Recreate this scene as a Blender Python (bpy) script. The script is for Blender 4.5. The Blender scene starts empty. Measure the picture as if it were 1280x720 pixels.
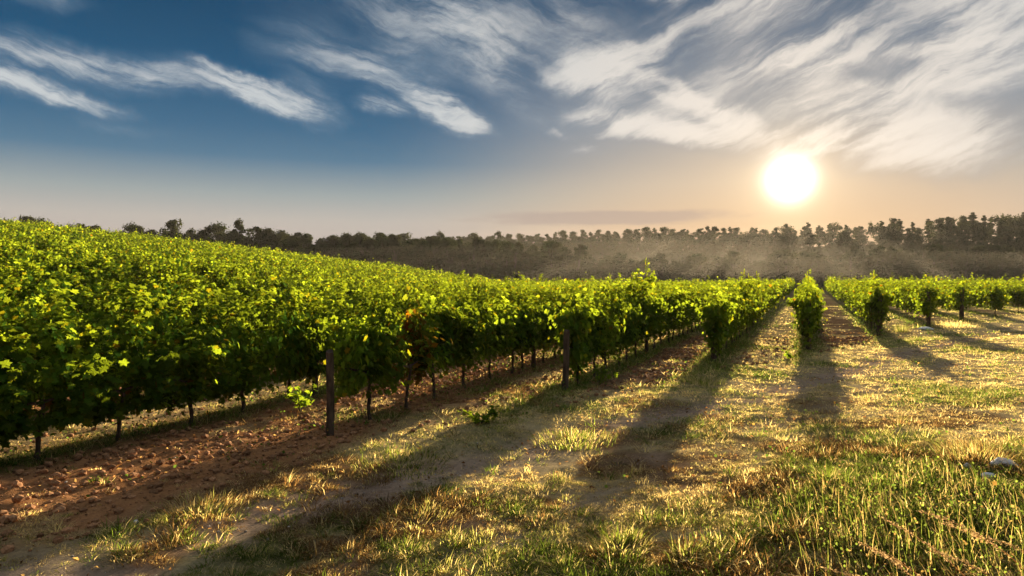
import bpy, math, random
import numpy as np

C = bpy.context.scene
RAD = math.radians
rng = np.random.default_rng(7)
random.seed(7)

# ------------------------------------------------------------------ camera
EYE = 2.1
cam_d = bpy.data.cameras.new('camera'); cam_d.lens = 24.0; cam_d.sensor_width = 36.0
cam_d.clip_start = 0.05; cam_d.clip_end = 5000
cam = bpy.data.objects.new('camera', cam_d); C.collection.objects.link(cam)
cam.location = (0, 0, EYE); cam.rotation_euler = (RAD(90 - 0.87), 0, 0)
C.camera = cam

# ------------------------------------------------------------------ exposure
C.view_settings.view_transform = 'Standard'
C.view_settings.look = 'None'
C.view_settings.exposure = 2.15
C.view_settings.gamma = 1.0
C.view_settings.use_curve_mapping = False

# ------------------------------------------------------------------ sun
SUN_AZ, SUN_EL = 22.1, 7.6          # degrees, azimuth clockwise from +Y
ca, sa, ce, se = math.cos(RAD(SUN_AZ)), math.sin(RAD(SUN_AZ)), math.cos(RAD(SUN_EL)), math.sin(RAD(SUN_EL))
SUN = np.array([sa * ce, ca * ce, se])
sun_d = bpy.data.lights.new('sun', 'SUN'); sun_d.energy = 5.0; sun_d.angle = RAD(0.5)
sun_d.color = (1.0, 0.84, 0.60)
sun = bpy.data.objects.new('sun', sun_d); C.collection.objects.link(sun)
sun.rotation_euler = (RAD(90 - SUN_EL), 0, RAD(180 - SUN_AZ))

# ------------------------------------------------------------------ sky
world = bpy.data.worlds.new('World'); C.world = world; world.use_nodes = True
world.cycles.sampling_method = 'MANUAL'; world.cycles.sample_map_resolution = 256
WN = world.node_tree; WN.nodes.clear()

class NT:
    """small helper for writing node trees"""
    def __init__(s, t): s.t = t
    def n(s, typ, ins=None, **kw):
        nd = s.t.nodes.new(typ)
        for k, v in kw.items(): setattr(nd, k, v)
        for k, v in (ins or {}).items(): s.put(nd.inputs[k], v)
        return nd
    def put(s, sock, v):
        if isinstance(v, bpy.types.NodeSocket): s.t.links.new(v, sock)
        else: sock.default_value = v
    def m(s, op, a, b=0.0, c=0.0):
        nd = s.t.nodes.new('ShaderNodeMath'); nd.operation = op
        s.put(nd.inputs[0], a); s.put(nd.inputs[1], b); s.put(nd.inputs[2], c)
        return nd.outputs[0]
    def vm(s, op, a, b=(0, 0, 0)):
        nd = s.t.nodes.new('ShaderNodeVectorMath'); nd.operation = op
        s.put(nd.inputs[0], a); s.put(nd.inputs[1], b)
        return nd.outputs[1] if op in ('LENGTH', 'DOT_PRODUCT', 'DISTANCE') else nd.outputs[0]
    def mix(s, f, a, b, blend='MIX'):
        nd = s.t.nodes.new('ShaderNodeMix'); nd.data_type = 'RGBA'; nd.blend_type = blend
        s.put(nd.inputs[0], f); s.put(nd.inputs[6], a); s.put(nd.inputs[7], b)
        return nd.outputs[2]
    def ramp(s, f, stops, interp='LINEAR'):
        nd = s.t.nodes.new('ShaderNodeValToRGB'); cr = nd.color_ramp; cr.interpolation = interp
        while len(cr.elements) < len(stops): cr.elements.new(0.5)
        for e, (p, c) in zip(cr.elements, stops):
            e.position = p; e.color = (*c, 1) if len(c) == 3 else c
        s.put(nd.inputs[0], f)
        return nd.outputs[0]
    def mr(s, v, a, b, c=0.0, d=1.0, typ='SMOOTHSTEP'):
        nd = s.t.nodes.new('ShaderNodeMapRange'); nd.interpolation_type = typ
        for i, x in enumerate((v, a, b, c, d)): s.put(nd.inputs[i], x)
        return nd.outputs[0]
    def noise(s, vec, scale, detail=4, rough=0.55, dist=0.0):
        nd = s.n('ShaderNodeTexNoise', {'Vector': vec, 'Scale': scale, 'Detail': detail, 'Roughness': rough, 'Distortion': dist})
        return nd.outputs[0], nd.outputs[1]

def srgb(r, g, b):
    f = lambda c: (c / 255 / 12.92) if c <= 10 else ((c / 255 + 0.055) / 1.055) ** 2.4
    return (f(r), f(g), f(b))

def build_sky():
    w = NT(WN)
    tc = w.n('ShaderNodeTexCoord').outputs['Generated']
    d = w.vm('NORMALIZE', tc)
    sp = w.n('ShaderNodeSeparateXYZ', {0: d})
    az = w.m('MULTIPLY', w.m('ARCTAN2', sp.outputs[0], sp.outputs[1]), 180 / math.pi)
    el = w.m('MULTIPLY', w.m('ARCSINE', sp.outputs[2]), 180 / math.pi)
    nish = w.n('ShaderNodeTexSky', sky_type='NISHITA', sun_disc=False, sun_elevation=RAD(SUN_EL), sun_rotation=RAD(SUN_AZ),
               altitude=100, air_density=1.0, dust_density=1.5, ozone_density=2.0).outputs[0]
    # colours of the clear morning sky by height, at the side away from the sun and beneath it; overhead, out of view, brightened to lift the shadows
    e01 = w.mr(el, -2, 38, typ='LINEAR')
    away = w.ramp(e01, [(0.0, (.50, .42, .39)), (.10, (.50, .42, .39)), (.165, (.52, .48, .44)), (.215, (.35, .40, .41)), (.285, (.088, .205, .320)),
                        (.34, (.042, .150, .275)), (.42, (.006, .098, .220)), (.55, (.0, .066, .160)), (.70, (.0, .052, .135)), (.80, (.10, .15, .22)), (1.0, (.42, .46, .52))])  # last two stops: brightness added overhead, unseen, as shadow fill
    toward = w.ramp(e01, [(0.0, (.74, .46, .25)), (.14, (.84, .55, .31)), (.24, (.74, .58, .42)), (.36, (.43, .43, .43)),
                          (.48, (.17, .225, .295)), (.60, (.05, .115, .205)), (.74, (.04, .10, .18)), (1.0, (.42, .46, .52))])  # last stop carries the same added overhead fill
    ang = w.m('MULTIPLY', w.m('ARCCOSINE', w.m('MINIMUM', w.vm('DOT_PRODUCT', d, tuple(SUN)), 0.9999999)), 180 / math.pi)
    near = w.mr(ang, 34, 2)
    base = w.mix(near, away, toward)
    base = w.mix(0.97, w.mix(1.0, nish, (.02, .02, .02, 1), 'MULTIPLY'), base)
    # ------------- cirrus: long soft streaks in azimuth / elevation degrees
    p = w.n('ShaderNodeCombineXYZ', {0: az, 1: el, 2: 0.0}).outputs[0]
    _, wc = w.noise(p, 0.11, 5, 0.6)
    _, wf = w.noise(p, 0.55, 4, 0.6)
    wv = w.vm('ADD', w.vm('MULTIPLY', w.vm('SUBTRACT', wc, (.5, .5, .5)), (4.4, 2.6, 0)), w.vm('MULTIPLY', w.vm('SUBTRACT', wf, (.5, .5, .5)), (2.0, 1.1, 0)))
    pw = w.vm('ADD', p, wv)
    def field(strokes):
        acc = None
        for (a0, e0, a1, e1, wd, amp) in strokes:
            L = math.hypot(a1 - a0, e1 - e0) / 2
            mp = w.n('ShaderNodeMapping', {0: pw, 'Location': ((a0 + a1) / 2, (e0 + e1) / 2, 0),
                     'Rotation': (0, 0, math.atan2(e1 - e0, a1 - a0)), 'Scale': (L * 1.25 + wd, wd * 1.9, 1)}, vector_type='TEXTURE')
            f = w.mr(w.vm('LENGTH', mp.outputs[0]), 1.0, 0.0, 0.0, amp)
            acc = f if acc is None else w.m('ADD', acc, f)
        return acc
    def streaks(deg, sx, sy, scale):
        mp2 = w.n('ShaderNodeMapping', {0: p, 'Rotation': (0, 0, RAD(-deg)), 'Scale': (1, 1, 1)}, vector_type='POINT')
        st = w.vm('MULTIPLY', w.vm('ADD', mp2.outputs[0], w.vm('MULTIPLY', w.vm('SUBTRACT', wc, (.5, .5, .5)), (3.0, 3.4, 0))), (1 / sx, 1 / sy, 1))
        a_ = w.noise(st, scale, 9, 0.62, 0.2)[0]
        b_ = w.noise(w.vm('MULTIPLY', st, (1.6, 2.6, 0)), scale, 8, 0.66, 0.35)[0]
        return w.m('ADD', w.m('MULTIPLY', a_, .78), w.m('MULTIPLY', b_, .22))
    LEFT, RIGHT, VEIL, GAPS = STROKES
    sl = streaks(-14, 9.0, 1.3, 0.8)
    sr = streaks(22, 10.0, 1.9, 0.8)
    dl = w.m('MULTIPLY', field(LEFT), w.mr(sl, .25, .72, .0, 1.35))
    dr = w.m('MULTIPLY', field(RIGHT), w.mr(sr, .27, .70, .02, 1.3))
    dr = w.m('MULTIPLY', dr, w.m('SUBTRACT', 1.0, w.m('MINIMUM', field(GAPS), .92)))
    dv = w.m('MULTIPLY', field(VEIL), w.mr(streaks(-20, 9.0, 2.2, 0.8), .30, .68, .05, 0.85))
    dens = w.m('MINIMUM', w.m('ADD', w.m('ADD', dl, dr), w.m('MULTIPLY', dv, 1.0)), 1.0)
    dens = w.m('SUBTRACT', 1.0, w.m('POWER', 2.718, w.m('MULTIPLY', dens, -1.35)))
    lit = w.mr(w.m('MULTIPLY', dens, w.mr(streaks(18, 6.0, 2.0, 0.6), .30, .62, .45, 1.15)), .12, .66)
    cl_away = w.mix(lit, (.24, .33, .42, 1), (.78, .80, .79, 1))
    cl_near = w.mix(lit, (.44, .42, .41, 1), (1.08, .97, .84, 1))
    cl = w.mix(w.mr(ang, 34, 5), cl_away, cl_near)
    col = w.mix(dens, base, cl)
    # low bank of grey cloud on the horizon
    bn = w.noise(w.vm('MULTIPLY', p, (.25, 1.2, 1)), 0.8, 4)[0]
    mp = w.n('ShaderNodeMapping', {0: p, 'Location': (8.0, 4.95, 0), 'Scale': (13.0, .75, 1)}, vector_type='TEXTURE')
    bank = w.m('MULTIPLY', w.mr(w.m('ADD', w.vm('LENGTH', mp.outputs[0]), w.m('MULTIPLY', w.m('SUBTRACT', bn, .5), 1.0)), 1.0, .55), .55)
    col = w.mix(bank, col, (.42, .33, .30, 1))
    # aureole and disc of the low sun
    glow = w.m('MULTIPLY', w.m('POWER', 2.718, w.m('MULTIPLY', ang, -1 / 2.4)), .85)
    glow2 = w.m('MULTIPLY', w.m('POWER', 2.718, w.m('MULTIPLY', ang, -1 / 12.0)), 0.03)
    disc = w.m('MULTIPLY', w.m('POWER', 2.718, w.m('MULTIPLY', w.m('POWER', w.m('DIVIDE', ang, .95), 1.5), -1.0)), 8.0)
    col = w.mix(1.0, col, w.mix(glow, (0, 0, 0, 1), (1.0, .72, .36, 1)), 'ADD')
    col = w.mix(1.0, col, w.mix(glow2, (0, 0, 0, 1), (1.0, .66, .38, 1)), 'ADD')
    dv3 = w.n('ShaderNodeCombineXYZ', {0: disc, 1: w.m('MULTIPLY', disc, .93), 2: w.m('MULTIPLY', disc, .8)}).outputs[0]
    col = w.mix(1.0, col, dv3, 'ADD')
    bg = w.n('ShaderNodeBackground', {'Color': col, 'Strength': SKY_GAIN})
    out = w.n('ShaderNodeOutputWorld', {0: bg.outputs[0]})

SKY_GAIN = 0.213
# (azimuth0, elevation0, azimuth1, elevation1, half width, amount)
STROKES = (
 [(-43, 14.0, -29.0, 12.0, .65, 1.3), (-43, 15.6, -24, 14.2, 1.0, .75), (-30, 15.2, -20, 14.6, 1.0, .5), (-24, 15.4, -15.0, 12.3, .85, 1.5),
  (-18.0, 14.4, -14.5, 12.8, 1.2, .45), (-20, 18.6, -11.5, 16.2, 1.6, .45), (-13, 16.8, -6.5, 15.4, 1.8, .60), (-9.0, 14.8, -2.0, 12.2, 1.0, 1.5),
  (-13, 13.9, -9, 13.3, .55, .8), (-37, 18.6, -32, 18.9, .6, .4), (-33, 11.2, -27, 10.6, .35, .2)],
 [(4.0, 13.2, 12, 11.6, 1.0, 1.0), (10, 11.9, 20, 10.6, .9, 1.0), (3.2, 17.2, 8.5, 15.6, 1.8, .85), (4.5, 16.0, 15.5, 20.0, 1.7, .95), (14.5, 19.8, 24, 23.6, 2.0, .85),
  (9.0, 16.4, 15, 14.2, .8, .7), (14, 14.4, 21, 11.0, .9, .8), (16.0, 16.6, 29.0, 19.2, 2.2, 1.0), (21, 15.5, 31, 15.4, 2.0, .65), (29.0, 15.0, 40, 17.4, 2.4, 1.1),
  (20.0, 12.7, 38, 12.6, 2.2, .75), (23, 10.4, 39, 8.2, 1.7, .95), (18, 9.9, 27, 10.2, 1.0, .8), (11.5, 22.2, 16.5, 23.2, .9, 1.3),
  (2.7, 12.2, 5.4, 11.4, .3, .7), (4.4, 10.2, 8.7, 10.6, .35, .7), (8, 13.6, 20, 13.8, 2.0, .55), (29, 19.4, 40, 20.8, 1.8, .8), (24, 21.5, 34, 23.5, 1.5, .45)],
 [(-16, 24.0, 2.7, 16.2, 3.0, .75), (-8, 23.5, 1.5, 15.4, 2.0, .6), (-1.5, 24.5, 9.0, 18.5, 3.0, .65), (-24, 22.5, -9, 19.5, 1.4, .13),
  (20, 21.8, 40, 23.0, 1.6, .25), (0, 14.5, 5, 14.0, 1.6, .4)],
 [(7.0, 18.6, 13.5, 20.2, .55, .9), (14.5, 21.6, 20, 23.0, .6, .9), (24, 15.0, 32, 14.6, .8, .75), (26, 21.6, 39, 21.4, .9, .8), (10.5, 15.6, 13.5, 15.0, .5, .6), (30, 12.2, 38, 11.6, .7, .5), (21, 17.6, 27, 19.6, .35, .5)])
build_sky()

C.render.engine = 'CYCLES'
C.cycles.use_denoising = True
try:
    C.cycles.denoiser = 'OPENIMAGEDENOISE'; C.cycles.denoising_prefilter = 'ACCURATE'
except Exception: pass
C.cycles.max_bounces = 6; C.cycles.diffuse_bounces = 3; C.cycles.transmission_bounces = 4
C.cycles.volume_bounces = 1; C.cycles.glossy_bounces = 1; C.cycles.transparent_max_bounces = 8
C.cycles.sample_clamp_indirect = 6.0

# ================================================================== helpers
def hash2(ix, iy, seed):
    h = (ix.astype(np.int64) * 374761393 + iy.astype(np.int64) * 668265263 + seed * 1274126177) & 0x7fffffff
    h = ((h ^ (h >> 13)) * 1274126177) & 0x7fffffff
    return ((h ^ (h >> 16)) & 0xffff) / 65535.0
def vnoise(x, y, seed=0):
    ix, iy = np.floor(x), np.floor(y); fx, fy = x - ix, y - iy
    fx = fx * fx * (3 - 2 * fx); fy = fy * fy * (3 - 2 * fy)
    a, b = hash2(ix, iy, seed), hash2(ix + 1, iy, seed)
    c, d = hash2(ix, iy + 1, seed), hash2(ix + 1, iy + 1, seed)
    return (a + (b - a) * fx) * (1 - fy) + (c + (d - c) * fx) * fy
def fbm(x, y, oct=4, seed=0, gain=.5):
    s, a, t = 0, 1, 0
    for i in range(oct):
        s = s + a * vnoise(x * 2 ** i + 17.3 * i, y * 2 ** i - 9.1 * i, seed + i); t += a; a *= gain
    return s / t
def sstep(a, b, x):
    t = np.clip((x - a) / (b - a), 0, 1); return t * t * (3 - 2 * t)

def mesh_from(name, verts, faces_idx, loop_total, mats, cols=None, smooth=False, mat_index=None):
    """verts (n,3); faces_idx flat loop vertex indices; loop_total per face"""
    me = bpy.data.meshes.new(name)
    me.vertices.add(len(verts)); me.vertices.foreach_set('co', np.ascontiguousarray(verts, np.float32).ravel())
    me.loops.add(len(faces_idx)); me.loops.foreach_set('vertex_index', np.ascontiguousarray(faces_idx, np.int32))
    nf = len(loop_total); me.polygons.add(nf)
    ls = np.concatenate([[0], np.cumsum(loop_total)[:-1]]).astype(np.int32)
    me.polygons.foreach_set('loop_start', ls)
    if cols is not None:
        at = me.color_attributes.new('tint', 'FLOAT_COLOR', 'POINT')
        c4 = np.ones((len(verts), 4), np.float32); c4[:, :3] = cols
        at.data.foreach_set('color', c4.ravel())
    for m in (mats if isinstance(mats, (list, tuple)) else [mats]): me.materials.append(m)
    if mat_index is not None: me.polygons.foreach_set('material_index', np.ascontiguousarray(mat_index, np.int32))
    me.polygons.foreach_set('use_smooth', np.full(nf, smooth, bool))
    me.update(calc_edges=True); me.validate()
    return me
class MB:
    """collects geometry for one mesh"""
    def __init__(s): s.v, s.f, s.t, s.c, s.n = [], [], [], [], 0
    def add(s, v, faces, total, col=None):
        v = np.asarray(v, float); s.v.append(v); s.f.append(np.asarray(faces, np.int64) + s.n); s.t.append(np.asarray(total))
        c = np.ones((len(v), 3)) if col is None else np.broadcast_to(np.asarray(col, float), (len(v), 3)); s.c.append(c); s.n += len(v)
    def tube(s, pts, rad, k=8, col=None, cap=True):
        pts = np.asarray(pts, float); rad = np.broadcast_to(np.asarray(rad, float), (len(pts),)); n = len(pts)
        tan = np.gradient(pts, axis=0); tan /= np.linalg.norm(tan, axis=1)[:, None] + 1e-9
        ref = np.array([1, 0, 0.]) if abs(tan[0, 0]) < .8 else np.array([0, 1, 0.])
        a = np.cross(tan, ref); a /= np.linalg.norm(a, axis=1)[:, None] + 1e-9
        b = np.cross(tan, a)
        th = np.arange(k) / k * 2 * np.pi
        ring = pts[:, None] + rad[:, None, None] * (np.cos(th)[None, :, None] * a[:, None] + np.sin(th)[None, :, None] * b[:, None])
        v = ring.reshape(-1, 3); i = np.arange(n - 1)[:, None] * k; j = np.arange(k)[None]; j2 = (j + 1) % k
        f = np.stack([i + j, i + j2, i + k + j2, i + k + j], -1).reshape(-1, 4)
        fl, tt = list(f.ravel()), [4] * len(f)
        if cap:
            fl += list(range(k - 1, -1, -1)); tt.append(k); fl += list(range((n - 1) * k, n * k)); tt.append(k)
        s.add(v, fl, tt, col)
    def mesh(s, name, mats, smooth=False):
        return mesh_from(name, np.concatenate(s.v), np.concatenate(s.f), np.concatenate(s.t), mats, np.concatenate(s.c), smooth)

def link(name, me, parent=None, loc=None):
    o = bpy.data.objects.new(name, me); C.collection.objects.link(o)
    if parent: o.parent = parent
    if loc is not None: o.location = loc
    return o
def tag(o, label=None, cat=None, group=None, kind=None):
    if label: o['label'] = label
    if cat: o['category'] = cat
    if group: o['group'] = group
    if kind: o['kind'] = kind
    return o
def thing(name, loc, rz=0.0, scale=(1, 1, 1)):
    o = bpy.data.objects.new(name, None); C.collection.objects.link(o)
    o.empty_display_size = .2; o.location = loc; o.rotation_euler = (0, 0, rz); o.scale = scale
    return o

# ------------------------------------------------------------------ materials
def new_mat(name):
    m = bpy.data.materials.new(name); m.use_nodes = True; m.node_tree.nodes.clear()
    return m, NT(m.node_tree)
def leaf_mat(name, front, through, thr=.45, gloss=.25, rough=.45):
    """thin leaf: coloured front, warmer light passing through; the mesh tint varies both"""
    m, w = new_mat(name)
    t = w.n('ShaderNodeAttribute', attribute_name='tint').outputs[0]
    rnd = w.n('ShaderNodeObjectInfo').outputs['Random']
    var = w.mr(rnd, 0, 1, .82, 1.15, 'LINEAR')
    t2 = w.mix(1.0, t, w.n('ShaderNodeCombineXYZ', {0: var, 1: var, 2: var}).outputs[0], 'MULTIPLY')
    pr = w.n('ShaderNodeBsdfDiffuse', {'Color': w.mix(1.0, t2, (*front, 1), 'MULTIPLY')})
    tr = w.n('ShaderNodeBsdfTranslucent', {'Color': w.mix(1.0, t2, (*through, 1), 'MULTIPLY')})
    mx = w.n('ShaderNodeMixShader', {0: thr, 1: pr.outputs[0], 2: tr.outputs[0]})
    w.n('ShaderNodeOutputMaterial', {0: mx.outputs[0]})
    return m
def bark_mat(name, c0, c1, scale=20):
    m, w = new_mat(name)
    p = w.n('ShaderNodeTexCoord').outputs['Object']
    st = w.vm('MULTIPLY', p, (1, 1, .18))
    f, _ = w.noise(st, scale, 5, .65)
    f2, _ = w.noise(p, scale * .2, 3)
    col = w.mix(w.mr(w.m('ADD', w.m('MULTIPLY', f, .7), w.m('MULTIPLY', f2, .3)), .35, .65), (*c0, 1), (*c1, 1))
    bp = w.n('ShaderNodeBump', {'Strength': .6, 'Distance': .01, 'Height': f})
    pr = w.n('ShaderNodeBsdfPrincipled', {'Base Color': col, 'Roughness': .9, 'Specular IOR Level': .15, 'Normal': bp.outputs[0]})
    w.n('ShaderNodeOutputMaterial', {0: pr.outputs[0]})
    return m
M_VINE = leaf_mat('vine_leaf', (.030, .078, .010), (.28, .355, .014), .46, .05, .6)
M_TREE = leaf_mat('tree_leaf', (.034, .042, .016), (.07, .075, .018), .22, .03, .7)
M_GRASS = leaf_mat('grass_blade', (1, 1, 1), (1.45, 1.35, .85), .66, .02, .8)
M_BARK = bark_mat('vine_bark', (.035, .022, .014), (.11, .075, .05), 26)
M_TBARK = bark_mat('tree_bark', (.03, .024, .018), (.09, .07, .055), 4)
M_POST = bark_mat('weathered_wood', (.036, .024, .016), (.115, .078, .052), 18)
M_STALK = leaf_mat('dry_stalk', (.55, .41, .21), (.62, .44, .20), .35, .2, .6)

# ================================================================== terrain
TH = RAD(23.5); CT, ST = math.cos(TH), math.sin(TH)
def nr(X, Y): return CT * X - ST * Y, ST * X + CT * Y          # across the rows, along the rows
def xy(n, r): return CT * n + ST * r, -ST * n + CT * r
def row_end(n): return 20.9 + 2.45 * n
def softp(x, k): return k * np.logaddexp(0, x / k)
def ground_z(X, Y):
    X = np.asarray(X, float); Y = np.asarray(Y, float)
    s_ = softp(-X + .09 * Y - 9.0, 1.5)
    h = (.139 * s_ - .00027 * np.minimum(s_, 130) ** 2) * sstep(-20, 12, Y)
    fall = sstep(104, 165, Y + .10 * X)
    h = h * (1 - fall) - 1.2 * fall
    wood = np.clip(Y - 200, 0, 70) * .205 * sstep(-35, 25, X)
    wood = wood + 2.5 * sstep(150, 190, Y) * sstep(80, 160, X)
    n_, r_ = nr(X, Y); t_ = (row_end(n_) - r_) / 2.65
    roll = .42 * sstep(.5, 9, t_) * sstep(0, 5, X) * sstep(-30, 0, Y)
    roll = roll + .10 * (fbm(X * .16, Y * .16, 2, 31) - .5)
    return h + wood + roll

def clods(X, Y, soil):
    g = fbm(X * 3.1, Y * 3.1, 3, 51); f = fbm(X * 9.0, Y * 9.0, 3, 61)
    m = fbm(X * 1.15, Y * 1.15, 2, 57)
    return soil * (.07 * (g - .45) + .13 * np.abs(f - .5)) + (1 - soil) * (.045 * (g - .5) + .05 * (m - .5) + .03 * (f - .5))

ROWS = [-5.8, -4.05, -2.15, 0.0, 2.35, 4.6, 6.9]
ROWS = [-7.95 - 2.1 * i for i in range(60)][::-1] + ROWS + [9.1 + 2.2 * i for i in range(34)]
ENDS = {-7.95: .6, -5.8: 7.75, -4.05: 12.1, -2.15: 17.1, 0.0: 21.0, 2.35: 27.7, 4.6: 32.9, 6.9: 39.5}
ROWN = np.array(ROWS)

def masks(X, Y):
    """soil, track, green, red: what grows where on the ground"""
    n, r = nr(X, Y)
    t = (row_end(n) - r) / 2.65                        # metres outside the line of row ends
    wob = fbm(X * .45, Y * .45, 3, 3) - .5
    inside = sstep(.9, -.6, t + wob * 2.2)
    k = np.clip(np.searchsorted(ROWN, n), 1, len(ROWN) - 1)
    dl, dr_ = n - ROWN[k - 1], ROWN[k] - n
    drow = np.minimum(dl, dr_)
    j0 = int(np.searchsorted(ROWN, -.01))              # index of the row straight ahead
    odd = ((k - j0) % 2 == 1)                          # tilled alleys: the first to the right of that row, the third to the left ...
    tilled = np.where(odd, 1.0, .25)
    tilled = np.where((n > -7.9) & (n < -5.8), 1.0, tilled)
    tilled = np.where((n > -4.05) & (n < -2.15), 1.0, tilled)
    tilled = np.where((n > -2.15) & (n < 0), .38, tilled)
    tilled = np.where((n > -5.8) & (n < -4.05), .55, tilled)
    soil = inside * tilled * sstep(.10, .45, drow + wob * .45)
    # tilled soil turned out beyond the end of the left alley
    out = sstep(-8.6, -7.4, n) * sstep(-5.0, -5.7, n + wob * 1.1) * sstep(2.2, 1.3, t + wob)
    soil = np.maximum(soil, out)
    pat = sstep(.30, .46, fbm(X * 1.3 + 9, Y * 1.3, 4, 37))
    soil = soil * (1 - (1 - pat) * np.where(n > -3, .75, .55))
    tr1 = np.exp(-((t - 2.15 + wob * .7) / .52) ** 2)
    tr2 = np.exp(-((t - 3.75 + wob * .9) / .50) ** 2) * .60
    br = fbm(X * 1.1, Y * 1.1, 3, 13)
    track = np.clip(np.maximum(tr1 * sstep(.25, .55, br + .12), tr2 * sstep(.36, .6, br)) * sstep(60, 20, r), 0, 1)
    green = sstep(.42, .68, fbm(X * .55, Y * .55, 4, 23) + .10 * sstep(4.0, 6.5, t) - .10 * sstep(3, 9, X - .1 * Y))
    under = sstep(.55, .15, drow) * inside
    green = np.clip(np.maximum(green, under * .8), 0, 1)
    red = sstep(.50, .66, fbm(X * .8 + 40, Y * .8, 4, 29)) * sstep(6.5, 3.0, np.abs(t - 2.6)) * sstep(16, 9, r)
    return soil, track, green, red, t, drow, inside

def axis(segs):
    out = [np.arange(a, b, s) for a, b, s in segs]
    return np.concatenate(out)
def grow(a, b, s0, q):
    x, s, L = a, s0, []
    while x < b: L.append(x); s *= q; x += s
    return np.array(L + [b])
gx = np.concatenate([-grow(9.0, 440, .09, 1.12)[::-1], np.arange(-8.92, 15.0, .075), grow(15.0, 440, .09, 1.12)])
gy = np.concatenate([-grow(-2.0, 50, .3, 1.15)[::-1], np.arange(2.1, 19.5, .075), np.arange(19.5, 46, .16), grow(46, 470, .2, 1.08)])
GX, GY = np.meshgrid(gx, gy)
m_soil, m_track, m_green, m_red, m_t, _, m_in = masks(GX, GY)
nearw = sstep(70, 30, GY) * sstep(60, 25, np.abs(GX))
GZ = ground_z(GX, GY) + clods(GX, GY, m_soil) * nearw - .03 * m_track * nearw
lerp = lambda a, b, f: a + (b - a) * f[..., None]
def ground_colour(soil, track, green, red, X, Y):
    v = fbm(X * 2.2, Y * 2.2, 3, 71)[..., None]
    turf = lerp(np.array([.42, .315, .155]), np.array([.20, .18, .07]), green)
    turf = lerp(turf, np.array([.16, .078, .034]), red * .85)
    earth_c = lerp(np.array([.16, .10, .058]), np.array([.33, .158, .066]), sstep(-3.0, -5.0, nr(X, Y)[0]))
    c = turf + (earth_c - turf) * soil[..., None]
    c = lerp(c, np.array([.36, .25, .17]), track * .9)
    return c * (.72 + .56 * v)
gcol = ground_colour(m_soil, m_track, m_green, m_red, GX, GY)
far = sstep(125, 150, GY)[..., None]
gcol = gcol * (1 - far) + np.array([.05, .055, .022]) * far
ny, nx = GX.shape
idx = np.arange(nx * ny).reshape(ny, nx)
q = np.stack([idx[:-1, :-1], idx[:-1, 1:], idx[1:, 1:], idx[1:, :-1]], -1).reshape(-1, 4)
mg, w = new_mat('earth')
t = w.n('ShaderNodeAttribute', attribute_name='tint').outputs[0]
p = w.n('ShaderNodeTexCoord').outputs['Object']
f1, _ = w.noise(p, 34, 5, .7); f2, _ = w.noise(p, 9, 4, .6); f3, _ = w.noise(p, 110, 2, .6)
col = w.mix(1.0, t, w.ramp(w.m('ADD', w.m('MULTIPLY', f1, .6), w.m('MULTIPLY', f2, .4)), [(.28, (.45, .42, .38)), (.5, (1, 1, 1)), (.72, (1.5, 1.45, 1.35))]), 'MULTIPLY')
bp = w.n('ShaderNodeBump', {'Strength': .8, 'Distance': .03, 'Height': w.m('ADD', f1, w.m('MULTIPLY', f3, .35))})
pr = w.n('ShaderNodeBsdfDiffuse', {'Color': col, 'Roughness': .5, 'Normal': bp.outputs[0]})
w.n('ShaderNodeOutputMaterial', {0: pr.outputs[0]})
tag(link('ground', mesh_from('ground', np.stack([GX, GY, GZ], -1).reshape(-1, 3), q.ravel(), np.full(len(q), 4), mg, gcol.reshape(-1, 3), True)), kind='structure')
def gz(X, Y):
    s = masks(np.asarray(X, float), np.asarray(Y, float))
    X = np.asarray(X, float); Y = np.asarray(Y, float)
    return ground_z(X, Y) + clods(X, Y, s[0]) * sstep(70, 30, Y) * sstep(60, 25, np.abs(X)) - .03 * s[1]

# ------------------------------------------------------------------ haze
mh, w = new_mat('morning_haze')
pv = w.n('ShaderNodeVolumePrincipled', {'Color': (.90, .82, .72, 1), 'Density': .00010, 'Anisotropy': .15})
w.n('ShaderNodeOutputMaterial', {1: pv.outputs[0]})
b0, b1 = np.array([-450, -56, -4.0]), np.array([450, 480, 33.0])
bv = np.array([[b0[0], b0[1], b0[2]], [b1[0], b0[1], b0[2]], [b1[0], b1[1], b0[2]], [b0[0], b1[1], b0[2]],
               [b0[0], b0[1], b1[2]], [b1[0], b0[1], b1[2]], [b1[0], b1[1], b1[2]], [b0[0], b1[1], b1[2]]])
tag(link('haze', mesh_from('haze', bv, [0, 3, 2, 1, 4, 5, 6, 7, 0, 1, 5, 4, 1, 2, 6, 5, 2, 3, 7, 6, 3, 0, 4, 7], [4] * 6, mh)), kind='stuff')

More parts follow.
